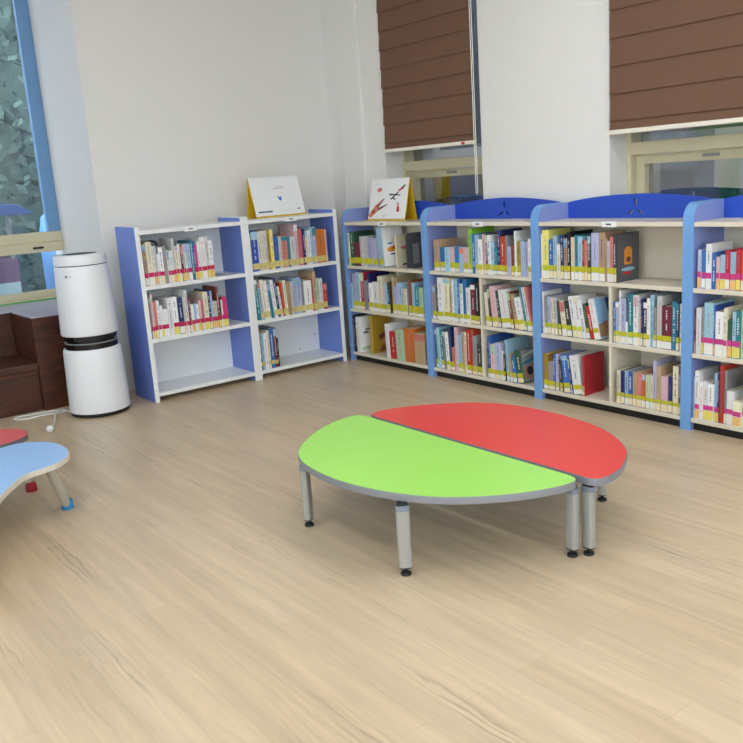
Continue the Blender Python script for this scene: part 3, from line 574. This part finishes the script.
# books standing further back on the corner bookcase, and the bookends
def loose_book(name_where, x, y, z, w, h, d, c, art):
    m = MB(); t = .002
    m.prism([(0, d), (0, .003), (.0018, 0), (w-.0018, 0), (w, .003), (w, d), (w-t, d), (w-t, .0045), (t, .0045), (t, d)], 'z', 0, h)
    b = m.obj('book', CM[c]); tag(b, name_where, 'book', GROUP['C'])
    MB().box(t, w-t, .0046, d-.004, .003, h-.004).obj('page_block', M['page'], b)
    b.location = (x, y, z+.0004); b.rotation_euler = (0, 0, -PI/2)
    BK['X', name_where] = (b, w, h, d)
    cover_art('X', name_where, art)
loose_book('pale book with green edge set back beside the white picture book', XR+.085, 5.03, .776, .014, .235, .17, 'C',
           [('S', ell(.5, .6, .25, .05)), ('e', [(.6, .05), (.97, .05), (.97, .7), (.75, .5)]), ('dink', ell(.5, .06, .2, .03))])
def bookend(label, x, y, z, h, d, m, art=False, rz=-PI/2):
    t = empty('bookend', (x, y, z+.0005), rz); tag(t, label, 'bookend')
    r = .03
    prof = [(0, 0), (d, 0), (d, h-r)] + [(d-r+r*math.cos(a), h-r+r*math.sin(a)) for a in (PI*.12, PI*.25, PI*.38)] + [(d-r, h), (r, h)] + \
           [(r-r*math.sin(a), h-r+r*math.cos(a)) for a in (PI*.12, PI*.25, PI*.38)] + [(0, h-r)]
    MB().prism(prof, 'x', 0, .0022).obj('upright', m, t)
    MB().box(.0022, .09, .01, d-.01, 0, .0016).obj('foot_plate', m, t)
    if art: MB().box(.0022, .0034, d*.32, d*.62, h*.1, h*.68).obj('paper_strip', M['grey'], t)
bookend('dark metal bookend with a grey paper strip, top shelf of the corner blue bookcase', XR+.06, 4.87, .776, .255, .2, M['endmetal'], True)
bookend('plain grey metal bookend right of the crimson banded books, top shelf', 2.885, 5.64, .8217, .2, .17, M['steel'], rz=0)
# black wire bookend arching over the books beside the purifier
t = empty('bookend', (2.47, 5.80, .8222)); tag(t, 'black arched wire bookend behind the books next to the purifier', 'bookend')
MB().tube([(-.065, 0, .004), (-.065, 0, .24)] + [(-.065+.02-.02*math.cos(a), 0, .24+.045*math.sin(a)) for a in (.4, .8, 1.2)] + [(-.03, 0, .29), (.03, 0, .29)] +
          [(.065-.02+.02*math.cos(a), 0, .24+.045*math.sin(a)) for a in (1.2, .8, .4)] + [(.065, 0, .24), (.065, 0, .004)], .007).obj('wire_arch', M['dark'], t)
MB().box(-.07, .07, 0, .08, 0, .003).obj('foot_plate', M['dark'], t)

# ------------------------------------------------------------------ display stands on the bookcases
def stand(label, loc, rz, w, h, run, back, art):
    t = empty('display_stand', loc, rz); tag(t, label, 'display stand', 'yellow easel stands')
    a = MB(); T = .004
    for x0, x1 in ((-w/2, w/2),):
        a.prism([(0, 0), (run, h), (run+T, h), (T, 0)], 'x', x0, x1)                     # front card
        a.prism([(back-T, 0), (run, h), (run+T, h), (back, 0)], 'x', x0, x1)           # rear card
        a.prism([(-.014, 0), (back, 0), (back, .004), (-.014, .004)], 'x', x0, x1)     # floor of the easel
    a.obj('easel_card', M['yellow'], t)
    p = MB(); u = Vector((run, h)).normalized(); nrm = Vector((-u.y, u.x)); L = math.hypot(run, h)
    def q(s, n): return (u.x*s + nrm.x*n, u.y*s + nrm.y*n)
    p.prism([q(.012, .0), q(L-.002, .0), q(L-.002, .006), q(.012, .006)], 'x', -w/2+.004, w/2-.004)
    pg = p.obj('page', M['paper'], t)
    MB().prism([q(L-.006, -.004), q(L+.006, -.004), q(L+.006, .008), q(L-.006, .008)], 'x', -w/2+.004, w/2-.004).obj('binding', M['white'], t)
    for nm, mk, pts in art:                                                            # pts: (across, up) fractions
        vs = []
        for off in (.0055, .0066):
            for ax, up in pts:
                c = q(.012 + up*(L-.014), off); vs.append((-w/2 + ax*w, c[0], c[1]))
        n = len(pts)
        MB().add(vs, [list(range(n)), list(range(n, 2*n))[::-1]] + [(i, (i+1) % n, n+(i+1) % n, n+i) for i in range(n)]).obj(nm, M[mk], pg)
    return t
def rect(x0, y0, x1, y1): return [(x0, y0), (x1, y0), (x1, y1), (x0, y1)]
def limb(p, q, w0, w1):
    p, q = Vector(p), Vector(q); d = (q-p).normalized(); n = Vector((-d.y, d.x))
    return [tuple(p+n*w0), tuple(p-n*w0), tuple(q-n*w1), tuple(q+n*w1)]
artA = [('printed_line', 'ink', rect(.48, .745, .66, .752)), ('printed_line', 'ink', rect(.44, .70, .66, .708)),
        ('printed_emblem', 'blue_ink', [(.50, .50), (.545, .47), (.58, .50), (.57, .40), (.55, .37), (.52, .41)]),
        ('printed_bar', 'teal_ink', rect(.06, .085, .34, .125)), ('printed_mark', 'ink', ell(.88, .13, .03, .018))]
stand('yellow easel stand with a plain white page on the white bookcase', (3.578, 5.768, 1.2004), 0, .452, .298, .085, .132, artA)
artB = [('printed_fist', 'skin_ink', ell(.24, .74, .065, .055)), ('printed_spot', 'brown_ink', ell(.27, .77, .03, .03)),
        ('printed_hand', 'skin_ink', limb((.04, .06), (.26, .33), .05, .085)), ('printed_finger', 'brown_ink', limb((.22, .30), (.40, .52), .03, .012)),
        ('printed_finger', 'skin_ink', limb((.20, .33), (.36, .50), .022, .012)), ('printed_finger', 'brown_ink', limb((.26, .24), (.50, .38), .03, .01)), ('printed_cuff', 'red_ink', ell(.14, .19, .05, .05)),
        ('printed_craft', 'dink', limb((.52, .62), (.82, .60), .02, .012)), ('printed_craft', 'dink', limb((.58, .50), (.76, .68), .018, .014)), ('printed_craft', 'dink', limb((.62, .54), (.70, .49), .02, .014)),
        ('printed_rocket', 'red_ink', limb((.76, .70), (.88, .80), .02, .025)), ('printed_rocket', 'dink', limb((.84, .76), (.92, .86), .03, .01)),
        ('printed_figure', 'red_ink', limb((.80, .18), (.79, .32), .035, .028)), ('printed_figure', 'skin_ink', limb((.79, .33), (.77, .42), .03, .02)),
        ('printed_line', 'ink', rect(.38, .075, .52, .083)), ('printed_line', 'ink', rect(.08, .90, .26, .906))]
stand('yellow easel stand with red and black printed pictures on the blue bookcase', (4.155, 5.19, 1.1188), -PI/2, .45, .306, .072, .125, artB)
# ------------------------------------------------------------------ air purifier
t = empty('air_purifier', (1.938, 5.70, 0)); tag(t, 'tall white two-tier cylindrical air purifier beside the blue sided bookcase', 'air purifier')
MB().lathe([(.190, .002), (.196, .006), (.196, .022), (.19, .026)], n=64).obj('base_ring', M['pblack'], t)
MB().lathe([(.19, .026), (.2, .028), (.202, .04), (.199, .15), (.1915, .43), (.188, .452), (.182, .460), (.15, .462)], n=64).obj('lower_body', M['purifier'], t)
g = MB().lathe([(.15, .458), (.172, .458), (.172, .50), (.150, .505), (.150, .515), (.174, .52), (.174, .562), (.15, .563)], n=64).obj('air_gap', M['pblack'], t)
MB().lathe([(.1725, .496), (.1735, .498), (.1735, .501), (.1715, .503)], n=64).obj('trim_ring', M['grey'], g)
MB().lathe([(.15, .552), (.182, .552), (.187, .558), (.188, .57), (.178, .85), (.1715, 1.008), (.168, 1.012), (.16, 1.012)], n=64).obj('upper_body', M['purifier'], t)
MB().lathe([(.16, 1.010), (.1665, 1.010), (.1665, 1.019), (.16, 1.019)], n=64).obj('seam', M['pblack'], t)
MB().lathe([(.16, 1.017), (.170, 1.018), (.1705, 1.024), (.1675, 1.078), (.162, 1.084), (.13, 1.085)], n=64).obj('lid', M['purifier'], t)
MB().lathe([(.13, 1.08), (.13, 1.084), (.06, 1.088), (.0, 1.088)], n=48).obj('top_grille', M['dark'], t)
fc = bpy.data.curves.new('brand_mark', 'FONT'); fc.body = 'LG'; fc.size = .017; fc.align_x = 'CENTER'; fc.extrude = .0006
lo = bpy.data.objects.new('brand_mark', fc); COL.objects.link(lo)
dg = bpy.context.evaluated_depsgraph_get(); me = bpy.data.meshes.new_from_object(lo.evaluated_get(dg)); bpy.data.objects.remove(lo)
me.materials.clear(); me.materials.append(M['ink'])
lo = bpy.data.objects.new('brand_mark', me); COL.objects.link(lo); lo.parent = t
ang = math.radians(-136); lo.location = (.1775*math.cos(ang), .1775*math.sin(ang), .945); lo.rotation_euler = (PI/2-.05, 0, ang+PI/2)
dk = MB().lathe([(.0, 0), (.0085, 0), (.0085, .001), (.0, .001)], n=20).obj('brand_dot', M['ink'], t, loc=(.1768*math.cos(ang-.125), .1768*math.sin(ang-.125), .951), rot=(PI/2-.05, 0, ang-.125+PI/2))
for z in (.40, .385): MB().box(-.008, .008, -.003, .003, -.003, .003).obj('button', M['grey'], t, loc=(.192*math.cos(-.25), .192*math.sin(-.25), z), rot=(0, 0, -.25+PI/2))

# power cord coiled on the floor in front of the bench
def smooth(pts, n=8):
    pts = [Vector(p) for p in pts]; out = []
    for i in range(len(pts)-1):
        p0, p1, p2, p3 = pts[max(i-1, 0)], pts[i], pts[i+1], pts[min(i+2, len(pts)-1)]
        for k in range(n):
            u = k/n
            out.append(.5*((2*p1) + (p2-p0)*u + (2*p0-5*p1+4*p2-p3)*u*u + (3*p1-p0-3*p2+p3)*u**3))
    return out + [pts[-1]]
cd = empty('power_cord', (1.6, 5.85, 0)); tag(cd, 'white power cord lying loose on the floor by the purifier', 'power cord')
pts = [(1.755, 5.80, .02), (1.752, 5.87, .012), (1.74, 5.94, .006), (1.66, 5.98, .005), (1.57, 6.0, .005), (1.47, 6.005, .005), (1.43, 5.97, .005), (1.50, 5.905, .005), (1.6, 5.885, .011),
       (1.71, 5.885, .005), (1.765, 5.90, .005), (1.745, 5.93, .012), (1.67, 5.84, .012), (1.615, 5.69, .005), (1.555, 5.53, .006), (1.535, 5.49, .012)]
MB().tube([(p[0]-1.6, p[1]-5.85, p[2]) for p in smooth(pts)], .0052, 8).obj('cable', M['white'], cd)
pl = MB(); pl.lathe([(.009, -.026), (.017, -.02), (.021, .0), (.021, .022), (.014, .027)], n=18)
p = pl.obj('plug', M['white'], cd, loc=(-.085, -.395, .0225), rot=(PI/2, .2, -.5))
for s in (-1, 1): MB().lathe([(.0024, 0), (.0024, .019)], n=8).obj('pin', M['steel'], p, loc=(s*.0095, 0, .027))

# ------------------------------------------------------------------ wooden window bench
b = empty('window_bench', (1.0, 6.05, 0)); tag(b, 'dark brown wooden bench built under the left window', 'bench')
MB().box(-1.9, .665, 0, .5, .292, .345).obj('seat', M['walnut'], b, .006)
MB().box(-1.9, .665, .012, .03, .262, .292).obj('seat_lip', M['walnut'], b, .003)
MB().box(-1.9, .665, .035, .06, 0, .262).obj('front_panel', M['walnut'], b, .003)
MB().box(-1.9, .665, .5, .53, 0, .655).obj('backrest', M['walnut'], b, .004)
MB().box(.666, 1.19, -.005, .068, 0, .655).obj('end_panel', M['walnut'], b, .004)
MB().box(.666, .69, .07, .53, 0, .655).obj('side_board', M['walnut'], b, .003)
MB().box(-2.05, -1.9, 0, .53, 0, .655).obj('end_panel', M['walnut'], b, .004)
s = MB(); s.box(.664, 1.19, -.008, .928, .656, .667); s.box(-2.09, .664, .498, .928, .656, .667)
tag(s.obj('window_sill', M['sill'], bevel=.003, loc=(1.0, 6.05, 0)), 'pale lilac sill board lying over the brown window bench', 'window sill')

# ------------------------------------------------------------------ low half-round tables
def closed_smooth(pts, n=7):
    P = [Vector(p) for p in pts]; N = len(P); out = []
    for i in range(N):
        p0, p1, p2, p3 = P[i-1], P[i], P[(i+1) % N], P[(i+2) % N]
        for k in range(n):
            u = k/n; out.append(tuple(.5*((2*p1) + (p2-p0)*u + (2*p0-5*p1+4*p2-p3)*u*u + (3*p1-p0-3*p2+p3)*u**3)))
    return out
GREEN_EDGE = [(0, -.40), (0, 0), (0, .40), (0, .60), (-.006, .650), (-.022, .676), (-.065, .682), (-.164, .666), (-.304, .608), (-.448, .505), (-.556, .385), (-.612, .235), (-.630, .04), (-.611, -.13),
              (-.558, -.296), (-.482, -.43), (-.382, -.532), (-.262, -.615), (-.125, -.672), (-.050, -.684), (-.018, -.672), (-.004, -.645), (0, -.60)]
RED_EDGE = [(0, .40), (0, 0), (0, -.40), (0, -.60), (.003, -.655), (.022, -.682), (.091, -.688), (.186, -.663), (.292, -.607), (.380, -.538), (.486, -.395), (.553, -.233), (.586, -.03), (.584, .157),
            (.548, .32), (.475, .450), (.390, .53), (.270, .62), (.140, .682), (.05, .692), (.014, .676), (.002, .64), (0, .60)]
def inset(poly, d):
    n = len(poly); out = []
    for i in range(n):
        a, b, c = Vector(poly[i-1]), Vector(poly[i]), Vector(poly[(i+1) % n])
        t = (c-a).normalized(); out.append((b.x - t.y*d, b.y + t.x*d))
    return out
def area(p): return sum(p[i-1][0]*p[i][1]-p[i][0]*p[i-1][1] for i in range(len(p)))/2
def table_top(t, poly, z0, z1, top_m, edge_m, lip=.003):
    if area(poly) < 0: poly = poly[::-1]
    ins = inset(poly, lip)
    MB().prism(ins, 'z', z1-.006, z1+.0008).obj('tabletop', top_m, t)
    n = len(poly); e = MB()
    v = [(p[0], p[1], z0) for p in ins] + [(p[0], p[1], z0) for p in poly] + [(p[0], p[1], z1-.003) for p in poly] + [(p[0]*.7+q[0]*.3, p[1]*.7+q[1]*.3, z1) for p, q in zip(poly, ins)] + [(p[0], p[1], z1) for p in ins]
    f = [(k*n+i, k*n+(i+1) % n, (k+1)*n+(i+1) % n, (k+1)*n+i) for k in range(4) for i in range(n)]
    e.add(v, f, 0, True); e.add(v[:n], [list(range(n))[::-1]])
    e.obj('edge_band', edge_m, t)
def half_table(label, loc, rz, top_m, legs, edge):
    t = empty('half_round_table', loc, rz); tag(t, label, 'table', 'half round floor tables')
    table_top(t, closed_smooth(edge, 6), .289, .317, top_m, M['edge'])
    s = 1 if edge[8][0] > 0 else -1
    MB().box(min(s*.04, s*.37), max(s*.04, s*.37), -.42, .42, .272, .289).obj('underframe', M['dark'], t, .003)
    for x, y, a in legs:
        prof = []
        for i in range(24):
            u = 2*PI*i/24; c, s = math.cos(u), math.sin(u)
            prof.append((.0255*abs(c)**.5*(1 if c > 0 else -1), .0175*abs(s)**.6*(1 if s > 0 else -1)))
        l = MB().prism(prof, 'z', .034, .256, smooth=True).obj('leg', M['alu'], t, loc=(x, y, 0), rot=(0, 0, a))
        MB().prism([(p[0]*1.03, p[1]*1.03) for p in prof], 'z', .256, .277).obj('collar', M['collar'], l)
        MB().prism([(p[0]*.8, p[1]*.8) for p in prof], 'z', .277, .289).obj('mount', M['dark'], l)
        MB().prism([(p[0]*.9, p[1]*.9) for p in prof], 'z', .028, .036).obj('end_cap', M['dark'], l)
        MB().lathe([(.019, .0), (.021, .004), (.019, .011), (.008, .015), (.006, .016), (.006, .03)], n=20).obj('levelling_foot', M['dark'], l)
    return t
half_table('lime green half-round low table with silver legs on the wood floor', (2.384, 2.600, 0), 0, M['green'],
           [(-.554, .345, .6), (-.558, -.31, -.55), (-.0125, -.645, PI/2), (-.03, .60, PI/2)], GREEN_EDGE)
half_table('red half-round low table pushed against the lime green half', (2.402, 2.552, 0), 0, M['red'],
           [(.492, -.335, .6), (.46, .36, -.55), (.0225, -.632, PI/2), (.03, .615, PI/2)], RED_EDGE)

# ------------------------------------------------------------------ children's bean tables at the left
def bean(label, c, pts, top_m, edge_m, legs, cap_m, z1=.285):
    t = empty('bean_table', (c[0], c[1], 0)); tag(t, label, 'table', 'children bean tables')
    table_top(t, closed_smooth([(p[0]-c[0], p[1]-c[1]) for p in pts]), z1-.024, z1, top_m, edge_m, .004)
    for (xa, ya), (xb, yb) in legs:
        A = Vector((xb-c[0], yb-c[1], .03)); B = Vector((xa-c[0], ya-c[1], z1-.024))
        l = MB().tube([A, A.lerp(B, .5), B], .020, 18, r2=.026).obj('leg', M['putty'], t)
        d = (B-A).normalized()
        cap = MB().lathe([(.027, .001), (.0285, .004), (.027, .03), (.0245, .046), (.02, .048)], n=20).obj('foot_cap', cap_m, l)
        cap.location = (A.x - d.x*.028, A.y - d.y*.028, 0)
        cap.rotation_euler = (0, 0, 0)
    return t
bean('pale blue bean shaped children table with blue foot caps', (.6, 3.7),
     [(.942, 4.29), (1.04, 4.298), (1.145, 4.20), (1.178, 4.05), (1.15, 3.91), (1.08, 3.825), (1.0, 3.79), (.915, 3.765), (.83, 3.67), (.75, 3.55), (.68, 3.38), (.58, 3.2), (.42, 3.08), (.25, 3.12),
      (.13, 3.32), (.12, 3.6), (.2, 3.88), (.38, 4.1), (.6, 4.23), (.8, 4.28)], M['babyblue'], M['beige_edge'],
     [((1.045, 3.875), (1.122, 3.972)), ((.50, 4.1), (.48, 4.2)), ((.3, 3.25), (.2, 3.15)), ((.3, 3.9), (.2, 3.98))], M['cap_blue'])
bean('coral red bean shaped children table with a red foot cap', (.5, 4.7),
     [(1.128, 4.51), (1.10, 4.41), (.99, 4.345), (.8, 4.345), (.6, 4.40), (.4, 4.41), (.2, 4.36), (.02, 4.45), (-.05, 4.68), (.08, 4.93), (.4, 5.0), (.7, 4.90), (.93, 4.75), (1.06, 4.645), (1.112, 4.58)],
     M['coral'], M['dgrey_edge'], [((1.02, 4.45), (1.073, 4.392)), ((.95, 4.64), (1.02, 4.70)), ((.15, 4.5), (.08, 4.45)), ((.2, 4.85), (.14, 4.92))], M['cap_red'])

# ------------------------------------------------------------------ outside the windows
struct(MB().box(-14, 20, 7.21, 30, -.4, -.3), 'ground_outside', mat('outside_paving', (176, 178, 200), .8, var=.1, scale=3))
leaf = mat('hedge_leaves', (84, 104, 102), .8, var=.2, scale=9, bump=.3)
def hedge(label, x0, x1, y, h, seed):
    r = random.Random(seed); m = MB()
    for i in range(8000):
        c = Vector((r.uniform(x0, x1), y + r.uniform(-.6, .35), r.uniform(-.28, h)))
        a = Vector((r.uniform(-1, 1), r.uniform(-1, 1), r.uniform(-1, 1))).normalized()*r.uniform(.05, .12); b2 = Vector((r.uniform(-1, 1), r.uniform(-1, 1), r.uniform(-1, 1))).normalized()*r.uniform(.03, .08)
        m.add([c-a, c+b2, c+a, c-b2], [(0, 1, 2, 3)])
    m.box(x0, x1, y-.2, y+.3, -.3, h-.15)
    tag(m.obj('hedge', leaf), label, 'hedge')
hedge('tall grey green hedge outside the left window', 2.2, 7.5, 11.2, 4.6, 3)
bw = empty('building', (0, 14, -.3)); tag(bw, 'pale grey building beyond the hedge outside the left window', 'building')
MB().box(-6, 9, 0, .5, 0, 6).obj('facade', mat('grey_render', (160, 172, 186), .8, var=.08, scale=4), bw)
for x in (-4, -1.5, 1, 3.5, 6): MB().box(x, x+1.2, -.06, 0, 1.2, 2.8).obj('window_opening', M['navy_ink'], bw)
br = empty('water_barrel', (3.12, 9.7, -.3)); tag(br, 'bright blue round topped barrel outside the left window', 'barrel')
bm_ = mat('blue_barrel_plastic', (120, 178, 240), .4)
MB().lathe([(.2, 0), (.235, .1), (.225, .6), (.24, .62), (.225, .66), (.225, 1.35), (.19, 1.5)], n=32).obj('barrel_body', bm_, br)
MB().lathe([(.19, 1.5), (.18, 1.56), (.1, 1.63), (0, 1.65)], n=32).obj('barrel_lid', bm_, br)
lg = MB().prism([(7.4, -.3), (8.5, -.3), (8.5, .66), (7.4, .80)], 'x', .2, 2.0)
tag(lg.obj('ledge', mat('pale_concrete', (214, 236, 244), .6, var=.04)), 'pale sloping concrete ledge just outside the left window', 'ledge')
ct = empty('cart', (2.05, 9.4, -.3)); tag(ct, 'navy canopied cart with maroon crate outside the left window', 'cart')
MB().prism([(-.6, 1.62), (.6, 1.62), (.45, 1.72), (0, 1.77), (-.45, 1.72)], 'y', -.5, .5).obj('canopy', mat('navy_canvas', (54, 86, 140), .7), ct, .01)
MB().box(-.45, .4, -.4, .4, .5, 1.2).obj('crate', mat('maroon_crate', (110, 84, 112), .6), ct, .02)
for sx in (-.4, .36):
    for sy in (-.36, .36): MB().tube([(sx, sy, .2), (sx, sy, 1.66)], .02, 8).obj('post', M['grey'], ct)
MB().box(-.5, .45, -.42, .42, .40, .5).obj('deck', M['grey'], ct)
for sx in (-.35, .3):
    for sy in (-.38, .38): MB().lathe([(.2, -.03), (.2, .03)], n=20).obj('wheel', M['dark'], ct, loc=(sx, sy, .2), rot=(PI/2, 0, 0))
fb = empty('building', (8.2, 3.5, -.3)); tag(fb, 'pale building with louvres and strips imitating room reflections outside the right windows', 'building')
MB().box(0, .4, -6, 7, 0, 5).obj('facade', mat('white_render', (214, 220, 224), .8, var=.06, scale=3), fb)
for z in (1.49, 1.53, 1.57, 1.61): MB().box(-.06, 0, 1.6, 2.2, z, z+.02).obj('louvre', M['frame'], fb)
MB().box(-.12, 0, 1.1, 1.24, 0, 1.85).obj('post', M['seal'], fb)['label'] = 'green strip imitating a room reflection'  # added green strip, stands in for the room mirrored in the pane
MB().box(-.03, 0, 4.72, 5.26, 1.4, 1.84).obj('reflection_board', M['sky_ink'], fb)  # added pale blue patch in place of a reflection in the glass
MB().box(-.05, 0, 5.30, 5.58, .6, 1.95).obj('post', M['yellow'], fb)['label'] = 'yellow strip imitating a room reflection'  # added yellow strip, replaces a mirrored colour of the room
MB().box(-.14, 0, .7, 1.5, 1.86, 2.3).obj('reflection_band', M['seal'], fb)['label'] = 'green band imitating a room reflection'  # added green band for the reflection higher up the pane
struct(MB().box(4.76, 20, -8, 7.2, -.4, -.3), 'ground_side', mat('side_paving', (150, 150, 148), .8, var=.1, scale=3))

# ------------------------------------------------------------------ light, camera, view
wd = bpy.data.worlds.new('overcast_sky'); SC.world = wd; wd.use_nodes = True
nt = wd.node_tree; bg = nt.nodes['Background']
tc = nt.nodes.new('ShaderNodeTexCoord'); dt = nt.nodes.new('ShaderNodeVectorMath'); dt.operation = 'DOT_PRODUCT'
dt.inputs[1].default_value = Vector((-.62, -.72, .3)).normalized()
cr = nt.nodes.new('ShaderNodeValToRGB')
nt.links.new(tc.outputs['Generated'], dt.inputs[0]); nt.links.new(dt.outputs['Value'], cr.inputs['Fac'])
cr.color_ramp.elements[0].color = (.07, .08, .125, 1); cr.color_ramp.elements[1].color = (1, 1, 1, 1)   # bright cloud on one side of the sky
cr.color_ramp.elements[0].position = .0; cr.color_ramp.elements[1].position = .75
nt.links.new(cr.outputs['Color'], bg.inputs['Color']); bg.inputs['Strength'].default_value = 3.6

cam = bpy.data.cameras.new('camera'); co = bpy.data.objects.new('camera', cam); COL.objects.link(co)
yw, pt, rl = (math.radians(a) for a in (37.0406, 12.8173, -3.8629))
F = Vector((math.sin(yw)*math.cos(pt), math.cos(yw)*math.cos(pt), -math.sin(pt)))
rt = Vector((math.cos(yw), -math.sin(yw), 0)); up = rt.cross(F)
R = rt*math.cos(rl) + up*math.sin(rl); U = -rt*math.sin(rl) + up*math.cos(rl)
co.matrix_world = Matrix(((R.x, U.x, -F.x, 0), (R.y, U.y, -F.y, 0), (R.z, U.z, -F.z, 1.45), (0, 0, 0, 1)))
cam.sensor_width = 36; cam.sensor_fit = 'HORIZONTAL'; cam.lens = 36*851.2545/743; cam.clip_start = .05; cam.clip_end = 100
SC.camera = co
SC.view_settings.view_transform = 'Standard'; SC.view_settings.look = 'None'
SC.view_settings.gamma = 1; SC.view_settings.use_curve_mapping = False
SC.view_settings.exposure = 0.97
